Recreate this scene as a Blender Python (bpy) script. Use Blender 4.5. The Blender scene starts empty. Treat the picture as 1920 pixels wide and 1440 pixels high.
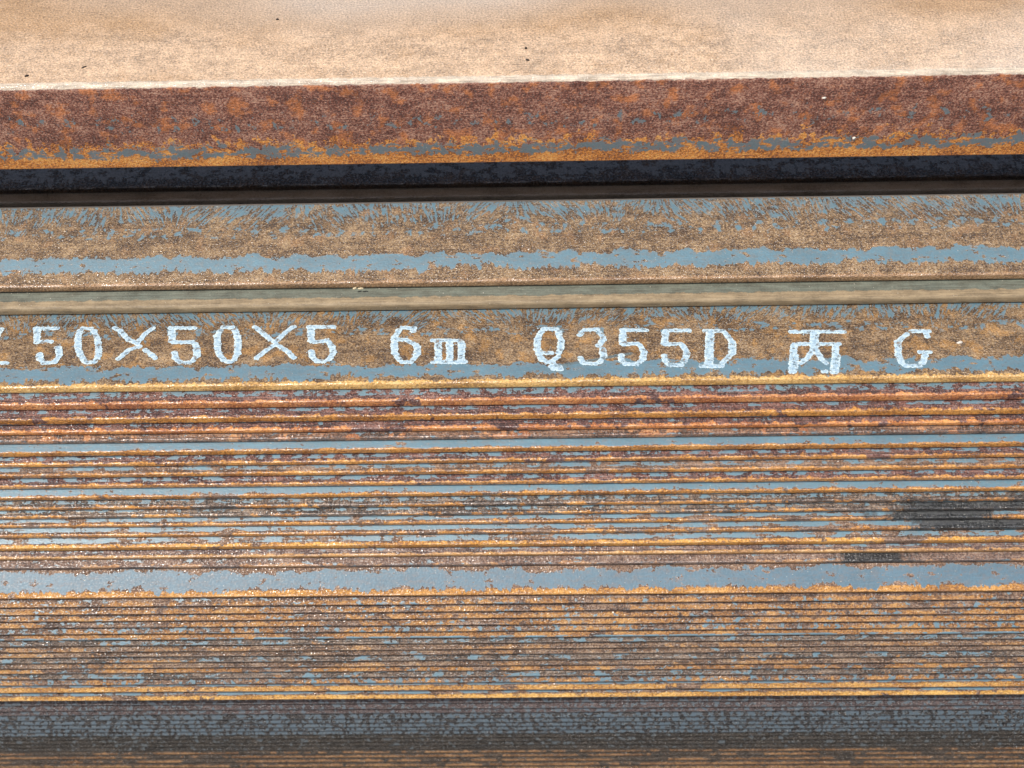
import bpy, math, random
from mathutils import Vector, Matrix, noise as mnoise

random.seed(7)
S = 0.001                                   # everything below is worked out in millimetres
SC = bpy.context.scene
COL = SC.collection

# ------------------------------------------------------------------ camera
F_PX, CX, CY = 2600.0, 960.0, 720.0         # focal length in photo pixels (1920 wide)
ELEV = math.radians(45)                     # the camera looks down on the pile
RIGHT = Vector((1, 0, 0))
UP = Vector((0, math.sin(ELEV), math.cos(ELEV)))
FWD = Vector((0, math.cos(ELEV), -math.sin(ELEV)))
CAM = Vector((0, -0.48, 0.98))

def W(x, y, z):
    """x along the bars, y up in the view, z away from the camera (mm) -> world metres"""
    return CAM + RIGHT * (x * S) + UP * (y * S) + FWD * (z * S)

YAW, ROLL = math.radians(1.2), math.radians(0.66)
cam_data = bpy.data.cameras.new('camera')
cam = bpy.data.objects.new('camera', cam_data)
COL.objects.link(cam)
m = Matrix((RIGHT, UP, -FWD)).transposed()
m = m @ Matrix.Rotation(YAW, 3, 'Y') @ Matrix.Rotation(-ROLL, 3, 'Z')
cam.matrix_world = Matrix.Translation(CAM) @ m.to_4x4()
cam_data.sensor_width = 36.0
cam_data.lens = 36.0 * F_PX / 1920.0
cam_data.clip_start = 0.01
cam_data.clip_end = 500
cam_data.dof.use_dof = True
cam_data.dof.focus_distance = 0.655
cam_data.dof.aperture_fstop = 9.5
SC.camera = cam

# ------------------------------------------------------------------ light
L = (RIGHT * -0.46 + UP * 0.31 - FWD * 0.86).normalized()
sun_el = math.asin(L.z)
sun_az = math.atan2(L.x, L.y)
world = bpy.data.worlds.new('World')
SC.world = world
world.use_nodes = True
wn = world.node_tree
sky = wn.nodes.new('ShaderNodeTexSky')
sky.sky_type = 'NISHITA'
sky.sun_disc = False
sky.sun_elevation = sun_el
sky.sun_rotation = sun_az
sky.dust_density = 3.0
sky.ozone_density = 0.5
bg = wn.nodes['Background']
bg.inputs['Strength'].default_value = 0.10
wn.links.new(sky.outputs[0], bg.inputs['Color'])
sd = bpy.data.lights.new('sun', 'SUN')
sd.energy = 4.05
sd.angle = math.radians(0.5)
sd.color = (1.0, 0.95, 0.88)
sun = bpy.data.objects.new('sun', sd)
COL.objects.link(sun)
sun.rotation_mode = 'QUATERNION'
sun.rotation_quaternion = L.to_track_quat('Z', 'Y')
SC.view_settings.view_transform = 'Standard'
SC.view_settings.look = 'None'
SC.view_settings.exposure = 0.0
SC.view_settings.gamma = 1.0
SC.render.film_transparent = False

# ------------------------------------------------------------------ node helpers
class G:
    """a terse way of writing node graphs"""
    def __init__(s, name):
        s.mat = bpy.data.materials.new(name)
        s.mat.use_nodes = True
        s.t = s.mat.node_tree
        s.bsdf = s.t.nodes['Principled BSDF']
        uv = s.t.nodes.new('ShaderNodeUVMap')
        uv.uv_map = 'UVMap'
        sp = s.t.nodes.new('ShaderNodeSeparateXYZ')
        s.t.links.new(uv.outputs[0], sp.inputs[0])
        s.x, s.w = sp.outputs[0], sp.outputs[1]

    def set(s, sock, v):
        if isinstance(v, (int, float)):
            if sock.type == 'RGBA':
                sock.default_value = (v, v, v, 1)
            else:
                sock.default_value = v
        elif isinstance(v, (tuple, list)):
            sock.default_value = (*v, 1) if sock.type == 'RGBA' else v
        else:
            s.t.links.new(v, sock)

    def m(s, op, a, b=0.0, c=0.0, clamp=False):
        n = s.t.nodes.new('ShaderNodeMath')
        n.operation = op
        n.use_clamp = clamp
        s.set(n.inputs[0], a)
        s.set(n.inputs[1], b)
        s.set(n.inputs[2], c)
        return n.outputs[0]

    def add(s, a, b): return s.m('ADD', a, b)
    def sub(s, a, b): return s.m('SUBTRACT', a, b)
    def mul(s, a, b): return s.m('MULTIPLY', a, b)
    def mx(s, a, b): return s.m('MAXIMUM', a, b)
    def mn(s, a, b): return s.m('MINIMUM', a, b)

    def noise(s, sx, sw, detail=4, rough=0.55, seed=0.0, dist=0.0, x=None, w=None):
        c = s.t.nodes.new('ShaderNodeCombineXYZ')
        s.set(c.inputs[0], s.m('MULTIPLY_ADD', s.x if x is None else x, sx, seed * 7.31))
        s.set(c.inputs[1], s.m('MULTIPLY_ADD', s.w if w is None else w, sw, seed * 3.17))
        n = s.t.nodes.new('ShaderNodeTexNoise')
        n.noise_dimensions = '2D'
        s.t.links.new(c.outputs[0], n.inputs['Vector'])
        n.inputs['Scale'].default_value = 1.0
        n.inputs['Detail'].default_value = detail
        n.inputs['Roughness'].default_value = rough
        n.inputs['Distortion'].default_value = dist
        return n.outputs[0]

    def ramp(s, v, lo, hi, a=0.0, b=1.0, smooth=False):
        n = s.t.nodes.new('ShaderNodeMapRange')
        if smooth:
            n.interpolation_type = 'SMOOTHSTEP'
        s.set(n.inputs[0], v)
        for i, q in enumerate((lo, hi, a, b)):
            s.set(n.inputs[i + 1], q)
        return n.outputs[0]

    def mix(s, f, a, b, mode='MIX'):
        n = s.t.nodes.new('ShaderNodeMix')
        n.data_type = 'RGBA'
        n.blend_type = mode
        s.set(n.inputs[0], f)
        s.set(n.inputs[6], a)
        s.set(n.inputs[7], b)
        return n.outputs[2]

    def bump(s, h, strength, dist):
        n = s.t.nodes.new('ShaderNodeBump')
        n.inputs['Strength'].default_value = strength
        n.inputs['Distance'].default_value = dist
        s.t.links.new(h, n.inputs['Height'])
        s.t.links.new(n.outputs[0], s.bsdf.inputs['Normal'])


BLUE = (0.108, 0.220, 0.285)
BROWN = ((0.070, 0.042, 0.024), (0.235, 0.147, 0.074), (0.47, 0.33, 0.19))
PURPLE = ((0.038, 0.016, 0.018), (0.145, 0.062, 0.050), (0.34, 0.18, 0.14))
ORANGE = ((0.22, 0.085, 0.022), (0.57, 0.245, 0.050), (0.86, 0.44, 0.11))

def steel(name, seed, rust=BROWN, blue=BLUE, bands=(), patches=(), squig=None, orange=None,
          ocol=ORANGE, stains=(), warm=None, grain=1.0, rough=0.52, dirt=0.0, scuff=None, bumps=1.0, tint=None, polish=1.0, pits=0.68, glint=1.0, scale_rough=0.50, holes=0.32, scale_gloss=0.62, lines=0.35, seam=0.0):
    g = G(name)
    fine = g.ramp(g.noise(1.0, 1.2, 3, 0.78, seed + 1), 0.22, 0.78)
    mid = g.noise(0.55, 0.75, 3, 0.6, seed + 2)
    big = g.noise(0.045, 0.09, 3, 0.55, seed + 3)
    jag = g.noise(0.22, 0.16, 5, 0.62, seed + 4)
    jag2 = g.noise(0.16, 0.20, 5, 0.66, seed + 5)
    drip = g.noise(0.42, 0.07, 4, 0.6, seed + 7)
    wide = g.noise(0.055, 0.02, 2, 0.5, seed + 10)
    wide2 = g.noise(0.065, 0.02, 2, 0.5, seed + 13)
    drip2 = g.noise(0.33, 0.08, 4, 0.62, seed + 9)
    # rust: three tones, grained
    tone = g.add(g.mul(g.sub(fine, 0.5), 1.75 * grain), g.add(g.mul(g.sub(mid, 0.5), 1.1 * grain), g.mul(g.sub(big, 0.5), 1.3)))
    blot = g.noise(0.19, 0.24, 5, 0.65, seed + 14)
    roll = g.noise(0.022, 1.5, 3, 0.6, seed + 16)
    tone = g.add(tone, g.add(g.mul(g.sub(blot, 0.5), 1.5 * grain), g.mul(g.sub(roll, 0.5), 2.2 * lines)))
    tone = g.add(tone, 0.5)
    col = g.mix(g.ramp(tone, 0.12, 0.5), rust[0], rust[1])
    col = g.mix(g.ramp(tone, 0.62, 1.15), col, rust[2])
    if warm:                                  # warm ochre clouds in the rust
        wm = g.ramp(g.noise(0.11, 0.11, 4, 0.6, seed + 6), warm[0], warm[0] + 0.12)
        col = g.mix(g.mul(wm, warm[1]), col, g.mix(g.ramp(tone, 0.2, 0.9), warm[2], tuple(min(1, c * 1.7) for c in warm[2])))
    # loose orange rust near the edge of the leg
    omask = 0.0
    if orange:
        top, amp, cover = orange[:3]
        if lines > 0.5:                       # the stacked edges: interrupted runs
            cover = min(cover, 0.90) - 0.06
        e = g.sub(top, g.add(g.w, g.add(g.mul(g.sub(jag2, 0.5), amp * 3.0), g.mul(g.sub(drip2, 0.5), amp * 2.0))))
        om = g.mul(g.ramp(e, -0.3, 0.4), g.ramp(blot, 0.30, 0.42, 0.35, 1.0)) if lines > 0.5 else g.ramp(e, -0.15, 0.25)
        if cover < 1:
            run = g.add(g.noise(0.028, 0.03, 4, 0.68, seed + 8), g.mul(g.sub(jag, 0.5), 0.22))
            lim = 0.5 + (0.5 - cover) * 0.42
            om = g.mul(om, g.ramp(run, lim, lim + 0.02))
        if len(orange) > 3:                   # lower limit on the toe
            low = g.ramp(g.add(g.w, g.mul(g.sub(jag, 0.5), 2.4)), orange[3], orange[3] + 0.2)
            om = g.mul(om, low)
        otone = g.add(g.mul(g.sub(fine, 0.5), 1.5), g.add(0.55, g.add(g.mul(g.sub(mid, 0.5), 1.6), g.mul(g.sub(big, 0.5), 1.6))))
        oc = g.mix(g.ramp(otone, 0.1, 0.6), ocol[0], ocol[1])
        oc = g.mix(g.ramp(otone, 0.6, 1.1), oc, ocol[2])
        col = g.mix(om, col, oc)
        omask = om
    if seam:                                  # a rolled lap line just above the edge
        sv = g.m('ABSOLUTE', g.sub(g.add(g.w, g.mul(g.sub(jag, 0.5), 1.3)), seam))
        sm = g.mul(g.ramp(sv, 0.34, 0.16), g.ramp(g.noise(0.03, 0.0, 3, 0.6, seed + 18), 0.44, 0.50))
        col = g.mix(g.mul(sm, 0.75), col, (0.035, 0.018, 0.012))
    # mill scale
    fld = None
    def join(a, b): return b if a is None else g.mx(a, b)
    for lo, hi, alo, ahi in bands:
        d1 = g.sub(g.add(g.w, g.add(g.add(g.mul(g.sub(drip, 0.5), alo * 2.0), g.mul(g.sub(wide, 0.5), alo * 2.2)), g.mul(g.sub(jag, 0.5), alo * 2.6))), lo)
        d2 = g.sub(hi, g.add(g.w, g.add(g.add(g.mul(g.sub(drip2, 0.5), ahi * 1.6), g.mul(g.sub(wide2, 0.5), ahi * 2.4)), g.mul(g.sub(jag2, 0.5), ahi * 2.6))))
        hn = g.add(g.noise(0.13, 0.24, 4, 0.68, seed + 15), g.mul(g.sub(drip, 0.5), 0.2))
        fld = join(fld, g.mn(g.mn(d1, d2), g.mul(g.sub(hn, holes), 9.0)))
    for k, (lo, hi, soft, thr, sx, sw) in enumerate(patches):
        win = g.mul(g.ramp(g.w, lo - soft, lo + soft), g.ramp(g.w, hi + soft, hi - soft))
        n = g.add(g.noise(sx * 1.25, sw * 0.8, 5, 0.66, seed + 11 + k * 2.3), g.mul(g.sub(drip, 0.5), 0.22))
        v = g.sub(g.sub(n, thr), g.mul(g.sub(1.0, win), 0.5))
        fld = join(fld, g.mul(v, 8.0))
    if squig:                                 # slanting flakes under the heel
        lo, hi, dens = squig
        lean = g.ramp(g.noise(0.012, 0.0, 1, 0.5, seed + 21), 0.38, 0.62, -1.0, 1.0, True)
        xs = g.add(g.x, g.mul(g.sub(g.w, 46.0), g.mul(lean, 0.8)))
        n = g.noise(0.62, 0.16, 3, 0.66, seed + 22, 0.25, x=xs)
        win = g.ramp(g.add(g.w, g.mul(g.sub(jag, 0.5), 9)), lo, hi)
        brk = g.noise(0.09, 0.12, 3, 0.6, seed + 24)
        v = g.sub(g.add(g.sub(n, dens), g.mul(g.sub(brk, 0.5), 0.35)), g.mul(g.sub(1.0, win), 0.30))
        n2 = g.noise(0.75, 0.75, 4, 0.7, seed + 25)
        v = g.mx(v, g.sub(g.sub(n2, 0.60), g.mul(g.sub(1.0, win), 0.22)))
        fld = join(fld, g.mul(v, 5.0))
    bmask = 0.0
    if fld is not None:
        fld = g.add(fld, g.mul(g.sub(fine, 0.5), 0.5))
        bmask = g.ramp(fld, 0.0, g.ramp(big, 0.4, 0.6, 0.08, 0.55))
        bt = g.add(g.mul(g.sub(mid, 0.5), 0.5), g.add(g.mul(g.sub(big, 0.5), 0.8), g.mul(g.sub(fine, 0.5), 0.35)))
        bc = g.mix(g.ramp(bt, -0.45, 0.45), tuple(c * 0.72 for c in blue), tuple(min(1, c * 1.28) for c in blue))
        haze = g.ramp(g.noise(0.26, 0.42, 5, 0.74, seed + 33), 0.46, 0.68)
        bc = g.mix(g.mul(haze, 0.62), bc, tuple(0.5 * c + 0.5 * b for c, b in zip(rust[1], blue)))
        scr = g.ramp(g.noise(0.10, 1.9, 3, 0.6, seed + 35, 0.4), 0.63, 0.70)
        bc = g.mix(g.mul(scr, 0.35), bc, tuple(min(1, c * 1.6) for c in blue))
        pit = g.ramp(g.noise(0.8, 0.8, 3, 0.7, seed + 31), pits, pits + 0.04)
        bc = g.mix(g.mul(pit, 0.6), bc, tuple(c * 0.35 for c in rust[1]))
        # broken edge of the scale: a dark line outside, a pale lip inside
        rim = g.mul(g.ramp(fld, -0.34, -0.08), g.ramp(fld, 0.06, -0.04))
        lip = g.mul(g.ramp(fld, 0.05, 0.15), g.ramp(fld, 0.6, 0.2))
        col = g.mix(g.mul(rim, 0.50), col, tuple(c * 0.5 for c in rust[0]))
        bc = g.mix(g.mul(lip, 0.30), bc, (0.33, 0.36, 0.36))
        col = g.mix(bmask, col, bc)
    if tint:                                  # a strip of another colour between two heights: worn skin, cream face, painted heel highlight
        for lo, hi, c, k, *cl in tint:
            wv = g.add(g.w, g.mul(g.sub(jag2, 0.5), 3.2))
            mk = g.mul(g.ramp(wv, lo - 0.3, lo + 0.3), g.ramp(wv, hi + 0.3, hi - 0.3))
            streak = g.add(g.mul(g.noise(0.05, 1.3, 4, 0.65, seed + 41), 0.5), g.mul(g.noise(0.10, 0.22, 5, 0.7, seed + 42), 0.5))
            cc = g.mix(g.ramp(streak, 0.38, 0.62), tuple(q * 0.55 for q in c), tuple(min(1, q * 1.25) for q in c))
            if cl:                            # grained face with clouds of darker rust; sun glare painted as paler patches
                glare = g.noise(0.004, 0.008, 2, 0.4, cl[0])
                cc = g.mix(g.ramp(tone, -0.5, 1.4), tuple(q * 0.42 for q in c), tuple(min(1, q * 1.55) for q in c))
                edge = g.ramp(g.add(g.w, g.mul(g.sub(g.noise(0.03, 0.05, 4, 0.6, seed + 44), 0.5), 46)), cl[1], cl[1] + 22)
                cl2 = g.ramp(g.noise(0.05, 0.06, 5, 0.7, seed + 46), 0.54, 0.72)
                cc = g.mix(g.mul(g.mx(edge, g.mul(cl2, 0.6)), 0.6), cc, g.mix(fine, (0.20, 0.10, 0.04), (0.66, 0.40, 0.18)))
                fleck = g.ramp(g.noise(0.33, 0.45, 3, 0.6, seed + 48), 0.755, 0.78)
                cc = g.mix(g.mul(fleck, 0.8), cc, (0.05, 0.035, 0.025))
                pale = g.mix(fine, (0.50, 0.42, 0.35), (0.86, 0.79, 0.71))
                cc = g.mix(g.mul(g.ramp(glare, 0.46, 0.66), 0.55), cc, pale)
            col = g.mix(g.mul(mk, k), col, cc)
    for x0, x1, k in stains:                  # dark oily smears
        xv = g.add(g.x, g.add(g.mul(g.sub(jag, 0.5), 45), g.mul(g.sub(mid, 0.5), 14)))
        mk = g.mul(g.ramp(xv, x0 - 6, x0 + 6), g.ramp(xv, x1 + 6, x1 - 6))
        sc = g.mix(g.ramp(tone, 0.2, 1.1), (0.006, 0.007, 0.008), (0.050, 0.053, 0.053))
        stain_mask = g.mul(mk, k)
        col = g.mix(g.mul(mk, k), col, sc)
    if scuff:
        x0, w0, sl, ln = scuff
        xx = g.sub(g.x, x0)
        ww = g.sub(g.sub(g.w, w0), g.mul(xx, sl))
        mk = g.mul(g.ramp(g.m('ABSOLUTE', g.add(ww, g.mul(g.sub(jag, .5), 1.2))), 0.95, 0.75), g.ramp(g.m('ABSOLUTE', xx), ln, ln - 1.5))
        col = g.mix(g.mul(mk, 0.85), col, g.mix(fine, (0.07, 0.115, 0.13), (0.14, 0.2, 0.215)))
    # tiny pale crumbs and dark specks
    cr = g.ramp(g.noise(0.9, 0.9, 1, 0.5, seed + 51), 0.80, 0.83)
    col = g.mix(g.mul(cr, 0.75), col, (0.62, 0.56, 0.47))
    if dirt:
        col = g.mix(dirt, col, (0.05, 0.045, 0.04))
    g.set(g.bsdf.inputs['Base Color'], col)
    if stains:                                # the oil film is matt with grit
        rough = 0.62
    if fld is not None:
        rr = g.ramp(bmask, 0.0, 1.0, rough, scale_rough)
    else:
        rr = rough
    cm = g.ramp(g.m('ABSOLUTE', g.add(g.w, 0.35)), 1.3, 0.5)
    cm = g.mul(cm, g.ramp(g.noise(0.10, 0.3, 4, 0.65, seed + 71), 0.42, 0.56))
    gl = g.ramp(g.noise(0.95, 1.3, 3, 0.7, seed + 73), 0.53, 0.60)
    gl = g.mx(g.mul(gl, glint), g.mul(cm, polish))
    if fld is not None:
        gl = g.mul(gl, g.ramp(bmask, 0.0, 1.0, 1.0, 0.30))
    # loose rust is dull; bare scale, polished corners and crystal faces reflect strongly
    g.set(g.bsdf.inputs['IOR'], g.ramp(g.mx(gl, g.mul(bmask, scale_gloss)) if fld is not None else gl, 0.0, 1.0, 1.45, 2.6))
    rr = g.mix(gl, rr, 0.24)
    g.set(g.bsdf.inputs['Roughness'], rr)
    rgh = g.ramp(gl, 0.0, 1.0, 0.26, 0.03)
    h = g.add(g.mul(fine, rgh), g.mul(g.noise(0.85, 1.05, 2, 0.5, seed + 61), 0.62))
    if fld is not None:
        h = g.mul(h, g.ramp(bmask, 0.0, 1.0, 1.0, 0.22))
        h = g.add(h, g.mul(bmask, 0.30))
    g.bump(h, 0.75 * bumps, 0.0009)
    return g.mat

# ------------------------------------------------------------------ steel angle section
def dirs(phi):
    p = math.radians(phi)
    d = Vector((math.cos(p), math.sin(p)))      # from the toe up to the heel (view up, away)
    t = Vector((-math.sin(p), math.cos(p)))     # into the thickness
    return d, t

def arc(cx, cy, r, a0, a1, n):
    return [(cx + r * math.cos(math.radians(a0 + (a1 - a0) * i / n)), cy + r * math.sin(math.radians(a0 + (a1 - a0) * i / n))) for i in range(n + 1)]

def section(Ln, Wn, T, rt=1.0, rh=0.7, ri=2.0, rroot=4.0):
    """closed outline in (alpha = height on the near leg, beta = depth); returns points and the run along the skin"""
    pts = []
    # near toe: inner rounded corner, flat, outer corner
    pts += arc(ri, T - ri, ri, 90, 180, 4)               # (ri,T) -> (0,T-ri)
    pts += arc(rt, rt, rt, 180, 270, 4)                  # (0,rt) -> (rt,0)
    pts += arc(Ln - rh, rh, rh, -90, 0, 4)               # heel (L-rh,0) -> (L,rh)
    pts += arc(Ln - rt, Wn - rt, rt, 0, 90, 2)           # far toe outer
    pts += arc(Ln - T + ri, Wn - ri, ri, 90, 180, 2)     # far toe inner
    pts += arc(Ln - T - rroot, T + rroot, rroot, 0, -90, 4)   # root fillet
    return pts

XS = [-2300, -1500, -900, -600] + [-400 + 12 * i for i in range(68)] + [600, 900, 1500, 2300, 3400]
ALL = []

def bar(c, phi, T, mat, label, category='steel angle', group=None, Ln=50, Wn=50, rh=0.7, rt=1.0, wob=0.12, seed=0, xoff=0.0, ri=1.8):
    d, t = dirs(phi)
    prof = section(Ln, Wn, T, rt, rh, min(ri, T * 0.42))
    n = len(prof)
    # skin coordinate: 0 at the toe's outer corner, up the face, negative round the toe
    ws = []
    for (a, b) in prof:
        if b < 1e-6 or (a > rt and b < rh + 1e-6 and a > Ln * 0.5):
            ws.append(a if a < Ln - rh - 1e-6 else a + b)
        elif a <= rt + 1e-6 and b <= rt + 1e-6:
            ws.append(a - b if a < b else a - b)
        elif a < 6 and b <= T + 1e-6:
            ws.append(-b - a)
        elif a > Ln - T * 0.5:
            ws.append(a + b)
        else:
            ws.append(150 + a + b)
    verts, uvs, faces = [], [], []
    for i, x in enumerate(XS):
        k = mnoise.noise(Vector((x * 0.0035, seed * 3.3, 0.0))) * wob * 2.6 + mnoise.noise(Vector((x * 0.012, seed * 3.3, 0.0))) * wob
        k2 = mnoise.noise(Vector((x * 0.004, seed * 5.1, 9.0))) * wob
        for (a, b) in prof:
            p = Vector((c[0], c[1])) + d * (a + k * 0.6) + t * (b + k2)
            verts.append(W(x + xoff, p.x, p.y))
    for i in range(len(XS) - 1):
        for j in range(n):
            j2 = (j + 1) % n
            faces.append((i * n + j, i * n + j2, (i + 1) * n + j2, (i + 1) * n + j))
    faces.append(tuple(range(n - 1, -1, -1)))
    faces.append(tuple((len(XS) - 1) * n + j for j in range(n)))
    org = W(0, *c)
    me = bpy.data.meshes.new('angle_bar')
    me.from_pydata([v - org for v in verts], [], faces)
    uvl = me.uv_layers.new(name='UVMap')
    for poly in me.polygons:
        for li in poly.loop_indices:
            vi = me.loops[li].vertex_index
            i, j = divmod(vi, n)
            uvl.data[li].uv = (XS[i], ws[j])
        poly.use_smooth = len(poly.vertices) == 4
    me.materials.append(mat)
    me.update()
    # keep flats flat
    me.set_sharp_from_angle(angle=math.radians(31))
    o = bpy.data.objects.new('angle_bar', me)
    o.location = org
    COL.objects.link(o)
    o['label'] = label
    o['category'] = category
    if group:
        o['group'] = group
    ALL.append((o, c, phi, T, Ln, Wn))
    return o

def row(y):                                   # photo row on the centre line -> slope of the sight line
    return (CY - y) / F_PX
GRP = 'steel angles nested in the pile'

# --- the wide angle lying on top: cream upper face, red-brown front face
a = 52.0
sa, ca = math.sin(math.radians(a)), math.cos(math.radians(a))
Zh = (50 * ca + row(305) * 50 * sa) / (row(150) - row(305))
heel = (row(150) * Zh, Zh)
toe = (heel[0] - 50 * ca, heel[1] + 50 * sa)
m_top = steel('rusty_steel_top_bar', 3.3, rust=((0.11, 0.040, 0.030), (0.32, 0.125, 0.085), (0.60, 0.35, 0.25)),
              bands=[(6.3, 12.6, 3.0, 5.5)], holes=0.44, patches=[(14, 40, 10, 0.60, 0.16, 0.22)], blue=(0.125, 0.19, 0.225),
              orange=(14.0, 9.0, 1.0), warm=(0.54, 0.75, (0.46, 0.16, 0.055)), ocol=((0.28, 0.10, 0.035), (0.82, 0.30, 0.06), (0.98, 0.52, 0.15)),
              grain=1.15, rough=0.5, bumps=0.8,
              tint=[(53.0, 400, (0.60, 0.42, 0.275), 0.97, 5.3, 76), (48.8, 53.2, (0.74, 0.63, 0.49), 0.9)])
bar(toe, -a, 5.0, m_top, 'wide steel angle on top with cream face and red-brown front edge', Wn=84, rh=2.6, seed=1, group=None, xoff=12)

# --- dark angles in the shadow under it
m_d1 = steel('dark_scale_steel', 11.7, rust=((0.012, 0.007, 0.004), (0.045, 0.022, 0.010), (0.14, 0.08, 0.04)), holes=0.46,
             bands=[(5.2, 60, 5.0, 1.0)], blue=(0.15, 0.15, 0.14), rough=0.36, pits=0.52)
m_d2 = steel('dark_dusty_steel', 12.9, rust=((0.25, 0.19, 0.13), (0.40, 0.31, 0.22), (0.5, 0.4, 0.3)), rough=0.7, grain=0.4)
Z1 = 727.0
c = (row(341) * Z1, Z1)
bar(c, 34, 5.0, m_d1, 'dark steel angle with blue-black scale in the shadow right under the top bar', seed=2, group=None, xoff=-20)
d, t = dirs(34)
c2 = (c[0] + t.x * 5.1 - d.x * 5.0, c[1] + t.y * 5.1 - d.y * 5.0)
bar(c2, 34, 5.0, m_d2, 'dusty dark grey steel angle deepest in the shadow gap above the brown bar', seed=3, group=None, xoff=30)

# --- the brown bar with a blue band
m_f2 = steel('brown_scaled_steel', 21.3, bands=[(8.2, 17.0, 3.6, 3.0)], holes=0.35, squig=(27, 45, 0.472),
             patches=[(24, 41, 6, 0.565, 0.17, 0.30)], warm=(0.56, 0.5, (0.27, 0.15, 0.07)),
             orange=(1.2, 1.0, 1.0), ocol=((0.18, 0.10, 0.05), (0.40, 0.235, 0.12), (0.56, 0.36, 0.20)))
cf = (row(526) * 659, 659.0)
bar(cf, 34, 5.0, m_f2, 'unprinted brown steel angle with ragged blue-grey band, above the thin black gap', seed=4, group=None)

# --- narrow smooth tan strip under the gap
d, t = dirs(34)
ct = (cf[0] + t.x * 5.25 - d.x * 9.4, cf[1] + t.y * 5.25 - d.y * 9.4)
m_tan = steel('worn_tan_steel', 31.9, rust=((0.13, 0.095, 0.055), (0.26, 0.19, 0.11), (0.42, 0.32, 0.20)), grain=0.6, bumps=0.25,
              tint=[(4.6, 60, (0.125, 0.15, 0.125), 0.85), (-8, 4.4, (0.32, 0.245, 0.15), 0.75)], rough=0.65, glint=0.15, polish=0.15)
bar(ct, 34, 4.6, m_tan, 'smooth tan worn edge strip between the black gap and the printed bar', seed=5, rt=1.9, ri=0.5, group=None)

# --- the printed bar
PHI_T = 43.3
_d, _t = dirs(PHI_T)
Zt = 664.2 - 50 * _d.y
m_txt = steel('printed_bar_steel', 41.1, bands=[(3.6, 12.4, 3.6, 3.0)], holes=0.36, squig=(28, 46, 0.472),
              patches=[(27, 41, 5, 0.555, 0.13, 0.26)], warm=(0.53, 0.6, (0.34, 0.18, 0.055)),
              tint=[(49.2, 50.9, (0.66, 0.70, 0.68), 0.9)],  # highlight along the heel, painted as a pale strip
              orange=(1.6, 1.8, 1.0), ocol=((0.36, 0.19, 0.06), (0.74, 0.43, 0.13), (0.93, 0.62, 0.24)),
              scuff=(26.0, 13.6, 0.22, 17))
cT = (row(573.8) * (Zt + 50 * _d.y) - 50 * _d.x, Zt)
PRINTED = bar(cT, PHI_T, 4.8, m_txt, 'printed brown steel angle with pale blue-white lettering 50X50X5 along its face', seed=6, group=None)

# ------------------------------------------------------------------ nested pile under the printed bar
rows_up = [762, 790, 809, 825, 850, 870, 891, 911, 932.5, 951, 967.5, 984, 1003, 1027.5, 1044, 1062.5,
           1117, 1132, 1146, 1159, 1171.5, 1184, 1195, 1206, 1217, 1227, 1238, 1248.5, 1258, 1268.5, 1280, 1294, 1309]
def phi_at(y):
    P = [(735, 40), (800, 38), (950, 34), (1062, 27), (1120, 10), (1200, 2), (1309, -3), (1330, -10), (1450, -14)]
    for (y0, p0), (y1, p1) in zip(P, P[1:]):
        if y <= y1:
            return p0 + (p1 - p0) * (y - y0) / (y1 - y0)
    return P[-1][1]

def solve(q, y, phi, T=None):
    """next nested bar: its face starts at q, the back edge of its toe lands on row y"""
    d, t = dirs(phi)
    k = row(y)
    if T is None:
        # split the step evenly between face strip and thickness, within real mill tolerances
        for T in [5.2 - 0.05 * i for i in range(60)]:
            e = _e(q, d, t, T, k)
            if e >= T * 0.93 or T < 3.4:
                break
    e = _e(q, d, t, T, k)
    c = (q[0] - d.x * e, q[1] - d.y * e)
    return c, e, T

def _e(q, d, t, T, k):
    # when the toe is turned away from the eye the outer corner sets the edge
    vis = t.x - k * t.y
    TT = T if vis < 0 else 0.0
    return (q[0] + TT * t.x - k * (q[1] + TT * t.y)) / (d.x - k * d.y)

# palette per bar, read off the photograph row by row
DULLBROWN = ((0.10, 0.055, 0.035), (0.23, 0.135, 0.085), (0.42, 0.28, 0.19))
kinds = ['salmon', 'purple', 'redrun', 'brown', 'blue', 'mix', 'mix', 'mix', 'bluer', 'greymix', 'greymix', 'bluemix', 'bluemix', 'gold', 'mauve', 'dusk',
         'wide', 'lowor', 'lowor', 'lowor', 'lowor', 'lowmix', 'lowgold', 'lowgrey', 'lowtan', 'lowtan', 'lowgrey', 'lowtan', 'lowor', 'lowgrey', 'lowmix', 'lowgold2', 'lowgold3']
nice = {
    'salmon': 'salmon-orange edge under purple blue-flecked strip', 'purple': 'orange edge under dark purple strip with blue flakes',
    'redrun': 'reddish orange edge with teal lower rim', 'brown': 'dull brown-red face without a bright edge',
    'blue': 'clean blue-grey strip over bright orange edge', 'mix': 'patchy orange and blue-grey edge',
    'bluer': 'blue-grey strip over ragged orange edge', 'greymix': 'dull grey-brown flecked edge', 'bluemix': 'blue flakes over broken orange edge',
    'gold': 'long golden-orange edge', 'mauve': 'tan-orange edge under mauve strip', 'dusk': 'dull mauve-brown strip right above the wide blue band',
}
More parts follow.
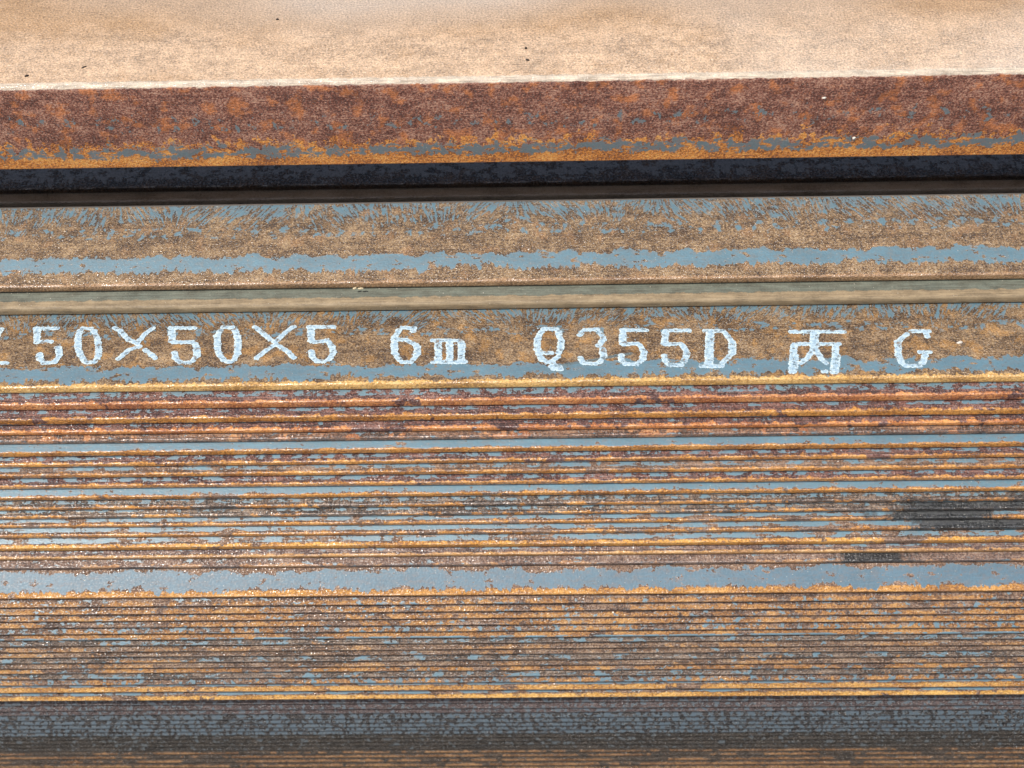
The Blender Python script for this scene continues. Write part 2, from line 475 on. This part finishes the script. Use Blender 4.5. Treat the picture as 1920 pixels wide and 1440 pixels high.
def stack_mat(i, kind, e, T, st):
    s = 50 + i * 3.7
    rim = -T * 0.62
    if kind == 'salmon':
        return steel('salmon_rust_steel', s, seam=1.9, lines=0.8, rust=PURPLE, patches=[(2.8, 9, 0.6, 0.50, 0.16, 0.42)], orange=(1.2, 1.6, 1.0), ocol=((0.28, 0.09, 0.04), (0.64, 0.25, 0.08), (0.85, 0.43, 0.16)), stains=st)
    if kind == 'purple':
        return steel('purple_rust_steel', s, seam=1.7, lines=0.8, rust=PURPLE, patches=[(2.6, 9, 0.8, 0.53, 0.13, 0.4), (-T - 2, rim, 0.5, 0.50, 0.10, 0.4)], orange=(0.9, 1.8, 1.0, rim - 1.2), stains=st)
    if kind == 'redrun':
        return steel('red_rust_steel', s, seam=1.9, lines=0.8, rust=PURPLE, patches=[(1.8, 9, 0.8, 0.60, 0.13, 0.4), (-T - 2, rim, 0.6, 0.44, 0.08, 0.4)], orange=(1.3, 2.0, 0.85, rim - 0.6), ocol=((0.3, 0.09, 0.03), (0.66, 0.25, 0.07), (0.85, 0.42, 0.13)), stains=st)
    if kind == 'brown':
        return steel('dull_red_brown_steel', s, seam=0.8, lines=0.8, rust=((0.05, 0.03, 0.022), (0.20, 0.10, 0.06), (0.42, 0.24, 0.14)), patches=[(-T, 9, 0.8, 0.64, 0.12, 0.4)], orange=(2.4, 3.0, 0.45), ocol=((0.25, 0.08, 0.03), (0.52, 0.22, 0.09), (0.66, 0.36, 0.16)), stains=st)
    if kind == 'blue':
        return steel('blue_strip_steel', s, rust=DULLBROWN, bands=[(0.55, 20, 0.9, 0.5)], patches=[(-T - 2, rim, 0.5, 0.52, 0.12, 0.4)], orange=(1.0, 1.2, 1.0, rim - 1.0), stains=st)
    if kind == 'bluer':
        return steel('blue_ragged_steel', s, rust=DULLBROWN, bands=[(0.9, 20, 1.3, 0.5)], patches=[(-T - 2, rim + 0.6, 0.5, 0.46, 0.10, 0.4)], orange=(1.1, 1.4, 0.85, rim - 0.4), stains=st)
    if kind == 'mix':
        return steel('patchy_rust_steel', s, seam=1.3, lines=0.8, rust=PURPLE if i % 2 else DULLBROWN, patches=[(1.6, 9, 0.7, 0.50, 0.11, 0.35), (-T - 2, rim + 0.5, 0.7, 0.45, 0.07, 0.35)], orange=(0.8, 1.6, 0.9, rim - 0.2), stains=st)
    if kind == 'greymix':
        return steel('grey_brown_steel', s, seam=1.2, lines=0.8, rust=((0.03, 0.025, 0.022), (0.16, 0.105, 0.075), (0.38, 0.28, 0.2)), patches=[(1.4, 9, 0.7, 0.52, 0.16, 0.45), (-T - 2, rim + 0.7, 0.7, 0.46, 0.12, 0.4)], orange=(0.5, 1.6, 0.6, rim), stains=st)
    if kind == 'bluemix':
        return steel('blue_flake_steel', s, seam=1.1, lines=0.8, rust=DULLBROWN, patches=[(1.2, 9, 0.8, 0.42, 0.06, 0.3), (-T - 2, rim + 0.4, 0.6, 0.47, 0.07, 0.35)], orange=(0.9, 1.5, 0.8, rim - 0.3), stains=st)
    if kind == 'gold':
        return steel('golden_rust_steel', s, seam=2.1, lines=0.8, rust=DULLBROWN, patches=[(1.6, 9, 0.8, 0.47, 0.07, 0.3), (-T - 2, rim, 0.5, 0.56, 0.1, 0.4)], orange=(1.5, 1.3, 0.97, rim - 1.4), ocol=((0.32, 0.13, 0.03), (0.68, 0.32, 0.06), (0.86, 0.48, 0.11)), stains=st)
    if kind == 'mauve':
        return steel('mauve_rust_steel', s, seam=1.5, lines=0.8, rust=((0.07, 0.042, 0.04), (0.21, 0.13, 0.105), (0.4, 0.29, 0.23)), patches=[(1.9, 9, 0.6, 0.55, 0.12, 0.4), (-T - 2, -T + 0.4, 0.4, 0.42, 0.05, 0.4)], orange=(1.1, 0.9, 0.95, rim - 0.8), ocol=((0.3, 0.15, 0.06), (0.60, 0.32, 0.11), (0.74, 0.46, 0.2)), stains=st)
    return steel('mauve_brown_steel', s, rust=((0.08, 0.05, 0.04), (0.22, 0.135, 0.10), (0.4, 0.29, 0.22)), patches=[(-T, 9, 0.8, 0.64, 0.1, 0.4)], orange=(1.0, 1.5, 0.45), ocol=((0.26, 0.12, 0.06), (0.48, 0.25, 0.11), (0.6, 0.38, 0.2)), stains=st)

LOWR = ((0.060, 0.034, 0.024), (0.185, 0.105, 0.066), (0.38, 0.26, 0.18))
def low_mat(i, kind):
    s = 150 + i * 3.1
    oc = ((0.19, 0.085, 0.03), (0.42, 0.195, 0.058), (0.60, 0.34, 0.12))
    if kind == 'lowor':
        return steel('low_orange_steel', s, lines=0.9, rust=LOWR, patches=[(-2, 9, 0.8, 0.61, 0.14, 0.4)], orange=(2.2, 1.2, 0.72), ocol=oc)
    if kind == 'lowmix':
        return steel('low_patchy_steel', s, lines=0.9, rust=LOWR, patches=[(-1, 9, 0.8, 0.55, 0.22, 0.4)], orange=(2.0, 1.2, 0.62), ocol=oc)
    if kind == 'lowgold':
        return steel('low_golden_steel', s, lines=0.9, rust=LOWR, patches=[(-1, 1.3, 0.4, 0.44, 0.08, 0.35)], orange=(2.8, 0.9, 0.85), ocol=oc)
    if kind == 'lowgrey':
        return steel('low_grey_steel', s, lines=0.9, rust=((0.045, 0.034, 0.028), (0.155, 0.105, 0.075), (0.34, 0.26, 0.2)), patches=[(-1, 9, 0.8, 0.56, 0.10, 0.35)], orange=(1.4, 1.2, 0.3), ocol=oc)
    if kind == 'lowtan':
        return steel('low_tan_steel', s, lines=0.9, rust=((0.06, 0.036, 0.024), (0.20, 0.115, 0.07), (0.38, 0.27, 0.18)), patches=[(-1, 9, 0.8, 0.65, 0.10, 0.35)], orange=(1.9, 1.2, 0.45), ocol=((0.19, 0.09, 0.04), (0.38, 0.20, 0.08), (0.56, 0.34, 0.15)))
    if kind == 'lowgold2':
        return steel('golden_edge_steel', s, lines=0.9, rust=LOWR, patches=[(2.6, 9, 0.6, 0.44, 0.07, 0.35)], orange=(2.6, 0.8, 0.95), ocol=((0.28, 0.12, 0.03), (0.54, 0.27, 0.065), (0.72, 0.43, 0.13)))
    return steel('golden_last_edge_steel', s, lines=0.9, rust=LOWR, patches=[(2.4, 9, 0.6, 0.46, 0.05, 0.35)], orange=(2.3, 0.7, 1.0), ocol=((0.32, 0.145, 0.03), (0.62, 0.32, 0.07), (0.80, 0.50, 0.15)))

ORD = ['first', 'second', 'third', 'fourth', 'fifth', 'sixth', 'seventh', 'eighth', 'ninth', 'tenth', 'eleventh', 'twelfth', 'thirteenth', 'fourteenth', 'fifteenth', 'sixteenth', 'seventeenth', 'eighteenth', 'nineteenth', 'twentieth']
d, t = dirs(PHI_T)
q = (cT[0] + t.x * 4.85, cT[1] + t.y * 4.85)
lowname = {'lowor': 'brown edge with broken orange runs', 'lowmix': 'edge flecked blue and orange', 'lowgold': 'golden-orange edge with blue flecks', 'lowgrey': 'dull grey-brown edge', 'lowtan': 'tan-brown edge',
           'lowgold2': 'golden edge', 'lowgold3': 'golden edge'}
STAIN = {9: [(222, 270, 0.8)], 10: [(200, 275, 0.97)], 11: [(190, 244, 1.0)], 12: [(176, 262, 1.0)], 15: [(158, 196, 0.95)]}
for i, (y, kind) in enumerate(zip(rows_up, kinds)):
    ph = phi_at(y)
    if kind == 'wide':
        T = 4.4
        d, t = dirs(ph + 4)
        ph += 4
        e = _e(q, d, t, T, row(y))
        c = (q[0] - d.x * e, q[1] - d.y * e)
        mt = steel('wide_blue_band_steel', 131.0, rust=DULLBROWN, bands=[(2.9, 11.9, 2.6, 2.4)], holes=0.34, scale_rough=0.60, scale_gloss=0.3, blue=(0.085, 0.165, 0.225), orange=(3.0, 0.6, 0.97), ocol=((0.26, 0.11, 0.03), (0.54, 0.25, 0.055), (0.74, 0.40, 0.12)))
        label = 'widest exposed angle of the lower pile with smooth blue-grey band and orange lip'
        g_ = None
    else:
        c, e, T = solve(q, y, ph)
        if i < 16:
            mt = stack_mat(i, kind, e, T, STAIN.get(i, []))
            label = '%s nested angle below the printed bar, %s' % (ORD[i], nice[kind])
        else:
            mt = low_mat(i, kind)
            if kind == 'lowgold3':
                label = 'thin angle with long golden edge right above the dark rows'
            elif kind == 'lowgold2':
                label = 'thin angle with golden edge over blue flecks, next above the last golden edge'
            else:
                label = '%s thin angle below the wide blue band, %s' % (ORD[i - 17], lowname[kind])
    bar(c, ph, T, mt, label, group=GRP, seed=10 + i, xoff=random.uniform(-40, 40), rt=0.7, Ln=49, Wn=49, wob=0.14)
    d, t = dirs(ph)
    print('bar', i, kind, 'phi %.1f e %.2f T %.2f c (%.1f %.1f)' % (ph, e, T, c[0], c[1]))
    q = (c[0] + t.x * (T + 0.06), c[1] + t.y * (T + 0.06))

# ------------------------------------------------------------------ the set-back dark rows, overhang shade painted into their colours
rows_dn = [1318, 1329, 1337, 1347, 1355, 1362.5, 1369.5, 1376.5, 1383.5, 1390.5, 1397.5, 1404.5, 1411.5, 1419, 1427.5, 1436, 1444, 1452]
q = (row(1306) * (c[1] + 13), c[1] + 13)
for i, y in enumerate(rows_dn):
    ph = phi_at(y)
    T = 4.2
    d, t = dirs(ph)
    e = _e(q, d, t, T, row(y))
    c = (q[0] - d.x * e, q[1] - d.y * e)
    s = 250 + i * 2.9
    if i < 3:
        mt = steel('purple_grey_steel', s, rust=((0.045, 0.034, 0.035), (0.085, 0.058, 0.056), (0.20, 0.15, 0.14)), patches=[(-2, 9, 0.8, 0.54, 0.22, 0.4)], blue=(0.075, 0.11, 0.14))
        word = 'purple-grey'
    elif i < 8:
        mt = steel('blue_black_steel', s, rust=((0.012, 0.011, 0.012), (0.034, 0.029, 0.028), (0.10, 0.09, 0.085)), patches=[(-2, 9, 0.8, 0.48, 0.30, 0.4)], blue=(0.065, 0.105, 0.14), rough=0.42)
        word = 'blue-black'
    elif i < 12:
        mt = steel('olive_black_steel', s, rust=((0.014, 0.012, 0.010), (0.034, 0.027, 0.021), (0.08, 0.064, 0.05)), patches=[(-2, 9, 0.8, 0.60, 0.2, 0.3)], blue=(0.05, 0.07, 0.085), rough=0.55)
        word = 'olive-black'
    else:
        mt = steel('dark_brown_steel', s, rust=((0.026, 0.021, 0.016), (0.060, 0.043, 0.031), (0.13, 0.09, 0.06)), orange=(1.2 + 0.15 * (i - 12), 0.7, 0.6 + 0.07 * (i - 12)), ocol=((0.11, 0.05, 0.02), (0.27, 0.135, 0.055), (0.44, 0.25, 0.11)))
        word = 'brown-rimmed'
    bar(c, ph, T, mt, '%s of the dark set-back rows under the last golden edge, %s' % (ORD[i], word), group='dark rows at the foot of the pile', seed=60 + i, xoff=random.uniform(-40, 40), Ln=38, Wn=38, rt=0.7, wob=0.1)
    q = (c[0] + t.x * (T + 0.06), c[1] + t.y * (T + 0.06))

# ------------------------------------------------------------------ printing on the face
def unproject(px, py):
    """where the sight line through a photo pixel meets the printed face: (x mm, height above the toe mm)"""
    m3 = cam.matrix_world.to_3x3()
    ray = m3 @ Vector(((px - CX) / F_PX, (CY - py) / F_PX, -1.0))
    d, t = dirs(PHI_T)
    o = W(0, *cT)
    dv = UP * d.x + FWD * d.y
    nv = UP * t.x + FWD * t.y
    k = (o - CAM).dot(nv) / ray.dot(nv)
    P = CAM + ray * k - o
    return P.dot(RIGHT) / S, P.dot(dv) / S

K1, K2 = 1920 / 360.0, 1920 / 420.0
glyphs = [
 ('printed_angle_sign', 0, K1, [[(-170, 540), (70, 540)], [(8, 200), (-150, 530)]]),
 ('printed_digit', 0, K1, [[(350, 195), (580, 195)], [(372, 200), (372, 335)], [(380, 325), (520, 325)], [(585, 385), (595, 460), (560, 520)], [(560, 530), (430, 540)], [(400, 450), (402, 500), (440, 535)]]),
 ('printed_digit', 0, K1, [[(820, 195), (920, 195)], [(800, 215), (780, 300), (785, 400), (805, 460), (850, 525)], [(860, 535), (945, 535)], [(940, 215), (975, 300), (990, 400), (985, 470), (945, 525)]]),
 ('printed_letter', 0, K1, [[(1145, 190), (1200, 215), (1290, 310), (1370, 345)], [(1530, 190), (1460, 240), (1400, 310), (1370, 345)], [(1400, 375), (1290, 410), (1190, 495)], [(1450, 410), (1520, 460), (1555, 495)]]),
 ('printed_digit', 0, K1, [[(1700, 190), (1955, 190)], [(1722, 200), (1722, 320)], [(1730, 335), (1930, 330)], [(1955, 350), (1972, 410), (1972, 470), (1930, 515)], [(1900, 535), (1800, 535)], [(1745, 435), (1755, 490), (1800, 530)]]),
 ('printed_digit', 360, K1, [[(300, 185), (410, 185)], [(285, 215), (252, 270), (255, 370), (270, 450), (320, 515)], [(340, 525), (415, 525)], [(430, 210), (455, 270), (462, 370), (455, 450), (420, 510)]]),
 ('printed_letter', 360, K1, [[(630, 180), (720, 250), (790, 310)], [(1020, 175), (940, 230), (860, 310), (820, 330)], [(840, 350), (740, 415), (650, 490)], [(860, 360), (950, 420), (1020, 490)]]),
 ('printed_digit', 360, K1, [[(1165, 180), (1425, 180)], [(1192, 190), (1192, 320)], [(1190, 330), (1330, 320)], [(1350, 310), (1400, 375), (1412, 440), (1370, 505)], [(1330, 525), (1240, 525)], [(1192, 425), (1205, 480), (1240, 515)]]),
 ('printed_digit', 700, K1, [[(280, 188), (415, 190)], [(400, 195), (400, 225)], [(255, 215), (215, 280), (212, 350), (215, 440), (265, 510)], [(280, 530), (380, 530)], [(440, 375), (440, 450), (395, 510)], [(215, 300), (330, 310), (430, 360)]]),
 ('printed_letter', 700, K1, [[(590, 315), (870, 315)], [(650, 320), (650, 525)], [(764, 320), (764, 525)], [(880, 330), (880, 525)], [(590, 530), (925, 532)]]),
 ('printed_letter', 700, K1, [[(1690, 200), (1840, 200)], [(1680, 230), (1640, 300), (1640, 400), (1680, 510)], [(1690, 440), (1790, 440)], [(1850, 230), (1880, 320), (1870, 400), (1850, 440)], [(1690, 500), (1740, 530), (1800, 540)], [(1850, 475), (1790, 520), (1810, 560)], [(1790, 600), (1885, 600)], [(1770, 575), (1870, 580)]]),
 ('printed_digit', 980, K2, [[(490, 222), (530, 180), (645, 175)], [(655, 200), (690, 240), (700, 265)], [(690, 262), (650, 315)], [(685, 345), (695, 410), (660, 455)], [(630, 468), (525, 465)], [(495, 415), (515, 460)]]),
 ('printed_digit', 980, K2, [[(845, 180), (1065, 182)], [(860, 190), (858, 295)], [(860, 305), (990, 295)], [(1005, 310), (1040, 370), (1030, 430), (990, 465)], [(870, 472), (985, 472)], [(846, 395), (850, 440), (880, 468)]]),
 ('printed_digit', 980, K2, [[(1220, 185), (1430, 185)], [(1228, 190), (1215, 300)], [(1220, 305), (1360, 298)], [(1370, 310), (1408, 380), (1385, 450)], [(1250, 482), (1365, 482)], [(1212, 402), (1222, 445), (1250, 475)]]),
 ('printed_letter', 980, K2, [[(1555, 188), (1720, 188)], [(1600, 190), (1595, 340), (1588, 490)], [(1612, 190), (1607, 340), (1600, 490)], [(1530, 490), (1710, 490)], [(1735, 205), (1795, 280), (1797, 380), (1745, 430), (1705, 475)]]),
 ('printed_character', 1400, K2, [[(370, 195), (835, 195)], [(590, 205), (582, 320)], [(575, 205), (570, 320)], [(400, 300), (795, 300)], [(405, 310), (398, 420), (388, 540)], [(415, 400), (402, 540)], [(765, 310), (758, 440), (742, 540)], [(775, 400), (760, 540)], [(580, 330), (525, 420), (465, 462)], [(585, 340), (640, 430), (680, 462)], [(655, 535), (680, 536)]]),
 ('printed_letter', 1400, K2, [[(1405, 190), (1565, 190)], [(1535, 200), (1550, 238)], [(1375, 212), (1295, 280), (1300, 400), (1325, 460), (1355, 485)], [(1350, 487), (1490, 487)], [(1505, 465), (1530, 390)], [(1475, 370), (1575, 370)]]),
]

gp = G('white_marking_paint')
thin = gp.noise(0.55, 0.75, 4, 0.65, 5.0)
fn = gp.noise(2.2, 2.2, 2, 0.6, 6.0)
at = gp.t.nodes.new('ShaderNodeAttribute')
at.attribute_name = 'film'
film = at.outputs['Fac']                    # 0 at the rim of a dot, 1 on its crest
pc = gp.mix(gp.ramp(gp.add(gp.add(thin, gp.mul(gp.sub(fn, 0.5), 0.5)), gp.mul(film, -0.30)), 0.12, 0.52), (0.33, 0.49, 0.62), (0.70, 0.84, 0.88))
gp.set(gp.bsdf.inputs['Base Color'], pc)
gp.set(gp.bsdf.inputs['Roughness'], 0.55)
# paint worn so thin in spots that the steel shows
gp.set(gp.bsdf.inputs['Alpha'], gp.ramp(gp.add(gp.noise(0.30, 0.42, 4, 0.7, 9.0), gp.mul(gp.sub(fn, 0.5), 0.25)), 0.35, 0.44, 0.2, 1.0))
gp.bump(gp.add(gp.mul(thin, 0.8), gp.mul(fn, 0.3)), 0.6, 0.0004)
PAINT = gp.mat

rnd = random.Random(3)
d_, t_ = dirs(PHI_T)
DV = UP * d_.x + FWD * d_.y
NV = -(UP * t_.x + FWD * t_.y)
base = W(0, *cT)
def paint_mesh(name, dots, parent, step=0.22):
    x0 = min(p[0] for p in dots) - 3; x1 = max(p[0] for p in dots) + 3
    w0 = min(p[1] for p in dots) - 3; w1 = max(p[1] for p in dots) + 3
    nx, nw = int((x1 - x0) / step) + 1, int((w1 - w0) / step) + 1
    h = {}
    for (dx, dw, rx, rw) in dots:
        for i in range(max(0, int((dx - rx - x0) / step)), min(nx, int((dx + rx - x0) / step) + 2)):
            for j in range(max(0, int((dw - rw - w0) / step)), min(nw, int((dw + rw - w0) / step) + 2)):
                u = ((x0 + i * step - dx) / rx) ** 2 + ((w0 + j * step - dw) / rw) ** 2
                if u < 1.0:
                    z = 0.06 + 0.16 * (1 - u) ** 0.5
                    if z > h.get((i, j), (0, 0))[0]:
                        h[(i, j)] = (z, 1 - u)
    idx, verts, faces, uv, film = {}, [], [], [], []
    for (i, j), (z, fl) in h.items():
        film.append(fl)
        idx[(i, j)] = len(verts)
        X, Wm = x0 + i * step, w0 + j * step
        verts.append(RIGHT * (X * S) + DV * (Wm * S) + NV * ((z + 0.14) * S))
        uv.append((X, Wm))
    for (i, j) in h:
        k = [(i, j), (i + 1, j), (i + 1, j + 1), (i, j + 1)]
        if all(q_ in idx for q_ in k):
            faces.append(tuple(idx[q_] for q_ in k))
    me = bpy.data.meshes.new(name)
    me.from_pydata(verts, [], faces)
    me.attributes.new('film', 'FLOAT', 'POINT').data.foreach_set('value', film)
    l = me.uv_layers.new(name='UVMap')
    for lp in me.loops:
        l.data[lp.index].uv = uv[lp.vertex_index]
    me.materials.append(PAINT)
    for p in me.polygons:
        p.use_smooth = True
    o = bpy.data.objects.new(name, me)
    COL.objects.link(o)
    o.parent = parent
    return o

says = ['angle sign cut off', 'digit 5', 'digit 0', 'letter X', 'digit 5', 'digit 0', 'letter X', 'digit 5', 'digit 6', 'letter m', 'letter Q, smeared', 'digit 3', 'digit 5', 'digit 5', 'letter D', 'character bing', 'letter G']
for (name, ox, kk, strokes) in glyphs:
    dots = []
    for st in strokes:
        for (p, q2) in zip(st, st[1:]):
            ln = math.hypot(q2[0] - p[0], q2[1] - p[1]) / kk
            n = max(1, int(ln / 3.4))
            for i in range(n + 1):
                f = i / n
                px = ox + (p[0] + (q2[0] - p[0]) * f) / kk
                py = 580 + (p[1] + (q2[1] - p[1]) * f) / kk
                steep = abs(q2[1] - p[1]) / (abs(q2[0] - p[0]) + abs(q2[1] - p[1]) + 1e-6)
                X, Wm = unproject(px + rnd.uniform(-.7, .7), py + rnd.uniform(-.5, .5))
                r = (1.12 + 0.84 * steep) * rnd.uniform(0.9, 1.12)
                dots.append((X, Wm, r, 1.36 * rnd.uniform(0.88, 1.1)))
    # overspray specks
    for _ in range(9):
        cxm = rnd.choice(dots)
        dots.append((cxm[0] + rnd.uniform(-2.6, 2.6), cxm[1] + rnd.uniform(-2.6, 2.6), *[rnd.uniform(0.28, 0.5)] * 2))
    paint_mesh(name, dots, PRINTED)

# ------------------------------------------------------------------ crumbs in the gap
straw = bpy.data.materials.new('dry_straw')
straw.use_nodes = True
nt = straw.node_tree
nz = nt.nodes.new('ShaderNodeTexNoise')
nz.inputs['Scale'].default_value = 900
cr = nt.nodes.new('ShaderNodeValToRGB')
cr.color_ramp.elements[0].color = (0.45, 0.33, 0.17, 1)
cr.color_ramp.elements[1].color = (0.75, 0.66, 0.45, 1)
nt.links.new(nz.outputs[0], cr.inputs[0])
nt.links.new(cr.outputs[0], nt.nodes['Principled BSDF'].inputs['Base Color'])
def unproj_z(px, py, Z):
    m3 = cam.matrix_world.to_3x3()
    ray = m3 @ Vector(((px - CX) / F_PX, (CY - py) / F_PX, -1.0))
    return CAM + ray * (Z * S / ray.dot(FWD))
def crumb(px, py, Z, ln, r, ang, label):
    n, rings = 7, 5
    vs, fs = [], []
    ax = (RIGHT * math.cos(ang) + UP * math.sin(ang))
    b1 = (UP * math.cos(ang) - RIGHT * math.sin(ang))
    for i in range(rings):
        f = i / (rings - 1) - 0.5
        rr = r * (1.0 - abs(f) * 0.7) * rnd.uniform(0.8, 1.15)
        for k in range(n):
            an = 2 * math.pi * k / n
            vs.append((ax * (f * ln) + b1 * (rr * math.cos(an) + 0.12 * math.sin(f * 5)) + FWD * (rr * 0.8 * math.sin(an))) * S)
    for i in range(rings - 1):
        for k in range(n):
            fs.append((i * n + k, i * n + (k + 1) % n, (i + 1) * n + (k + 1) % n, (i + 1) * n + k))
    fs.append(tuple(range(n)))
    fs.append(tuple((rings - 1) * n + k for k in range(n - 1, -1, -1)))
    me = bpy.data.meshes.new('straw_crumb')
    me.from_pydata(vs, [], fs)
    me.materials.append(straw)
    o = bpy.data.objects.new('straw_crumb', me)
    o.location = unproj_z(px, py, Z)
    COL.objects.link(o)
    o['label'] = label
    o['category'] = 'straw crumb'
    return o
crumb(665, 540.5, 659, 1.7, 0.55, 0.05, 'left of two pale straw crumbs caught in the black gap above the printed bar')
crumb(676, 540.8, 659, 2.6, 0.5, -0.05, 'right and longer of two pale straw crumbs caught in the black gap')

def chip(px, py, c, phi, off, ln, wd, ang, colr, label, cat):
    """a small angular chip lying on a bar's face; off = face (d) or the other leg (t)"""
    d, t = dirs(phi)
    a1, n1 = (UP * d.x + FWD * d.y, -(UP * t.x + FWD * t.y)) if off == 0 else (UP * t.x + FWD * t.y, UP * d.x + FWD * d.y)
    ray = cam.matrix_world.to_3x3() @ Vector(((px - CX) / F_PX, (CY - py) / F_PX, -1.0))
    o0 = W(0, c[0] + (d.x * 50 if off else 0), c[1] + (d.y * 50 if off else 0))
    P = CAM + ray * ((o0 - CAM).dot(n1) / ray.dot(n1))
    e1 = RIGHT * math.cos(ang) + a1 * math.sin(ang)
    e2 = a1 * math.cos(ang) - RIGHT * math.sin(ang)
    n, vs, fs = 6, [], []
    for lvl, sc in ((0.0, 1.0), (0.35, 0.9), (0.6, 0.45)):
        for k in range(n):
            an = 2 * math.pi * k / n
            q = rnd.uniform(0.75, 1.15)
            vs.append((e1 * (math.cos(an) * ln * 0.5 * sc * q) + e2 * (math.sin(an) * wd * 0.5 * sc * q) + n1 * (lvl * min(ln, wd) + 0.05)) * S)
    for l_ in range(2):
        for k in range(n):
            fs.append((l_ * n + k, l_ * n + (k + 1) % n, (l_ + 1) * n + (k + 1) % n, (l_ + 1) * n + k))
    fs += [tuple(range(2 * n, 3 * n)), tuple(range(n - 1, -1, -1))]
    me = bpy.data.meshes.new('chip')
    me.from_pydata(vs, [], fs)
    me.materials.append(colr)
    o = bpy.data.objects.new('grit_chip', me)
    o.location = P
    COL.objects.link(o)
    o['label'] = label
    o['category'] = cat
def plain(name, c):
    g = G(name)
    g.set(g.bsdf.inputs['Base Color'], g.mix(g.noise(2, 2, 3), tuple(q * 0.6 for q in c), c))
    g.set(g.bsdf.inputs['Roughness'], 0.7)
    return g.mat
DARK, PALE = plain('dark_chip', (0.03, 0.022, 0.018)), plain('pale_chip', (0.85, 0.8, 0.72))
chip(50, 143, toe, -a, 1, 2.2, 1.1, 0.5, DARK, 'black chip near the left end of the cream top face, beside its edge', 'chip')
chip(158, 126, toe, -a, 1, 3.2, 0.7, 0.6, DARK, 'thin black sliver second from the left on the cream top face', 'chip')
chip(520, 37, toe, -a, 1, 1.7, 1.1, 0.1, DARK, 'small dark chip high on the left half of the cream top face', 'chip')
chip(986, 91, toe, -a, 1, 1.5, 1.2, 0.4, DARK, 'upper of two small dark chips in the middle of the cream face', 'chip')
chip(989, 113, toe, -a, 1, 1.9, 1.1, -0.3, DARK, 'lower of two small dark chips in the middle of the cream face', 'chip')
chip(1545, 183, toe, -a, 0, 2.0, 1.1, 0.1, PALE, 'upper white chip stuck on the red-brown face at right', 'chip')
chip(1601, 258, toe, -a, 0, 2.0, 1.3, 0.7, PALE, 'lower white chip on the orange and blue lower edge at right', 'chip')
chip(1800, 643, cT, PHI_T, 0, 3.4, 1.5, 0.1, PALE, 'pale chip on the printed face right of the letter G', 'chip')

# ------------------------------------------------------------------ ground under the pile
low = min(o.location.z + b[2] for (o, *_r) in ALL for b in o.bound_box)
gm = G('yard_ground')
tc = gm.t.nodes.new('ShaderNodeTexCoord')
n1 = gm.t.nodes.new('ShaderNodeTexNoise')
n1.inputs['Scale'].default_value = 9
n1.inputs['Detail'].default_value = 8
gm.t.links.new(tc.outputs['Object'], n1.inputs['Vector'])
gm.set(gm.bsdf.inputs['Base Color'], gm.mix(n1.outputs[0], (0.10, 0.085, 0.07), (0.22, 0.19, 0.16)))
gm.bsdf.inputs['Roughness'].default_value = 0.9
me = bpy.data.meshes.new('ground')
R = 60
me.from_pydata([(-R, -R, 0), (R, -R, 0), (R, R, 0), (-R, R, 0)], [], [(0, 1, 2, 3)])
me.materials.append(gm.mat)
ground = bpy.data.objects.new('ground', me)
ground.location = (0, 0, low - 0.002)
COL.objects.link(ground)
ground['kind'] = 'structure'
print('lowest point', low)
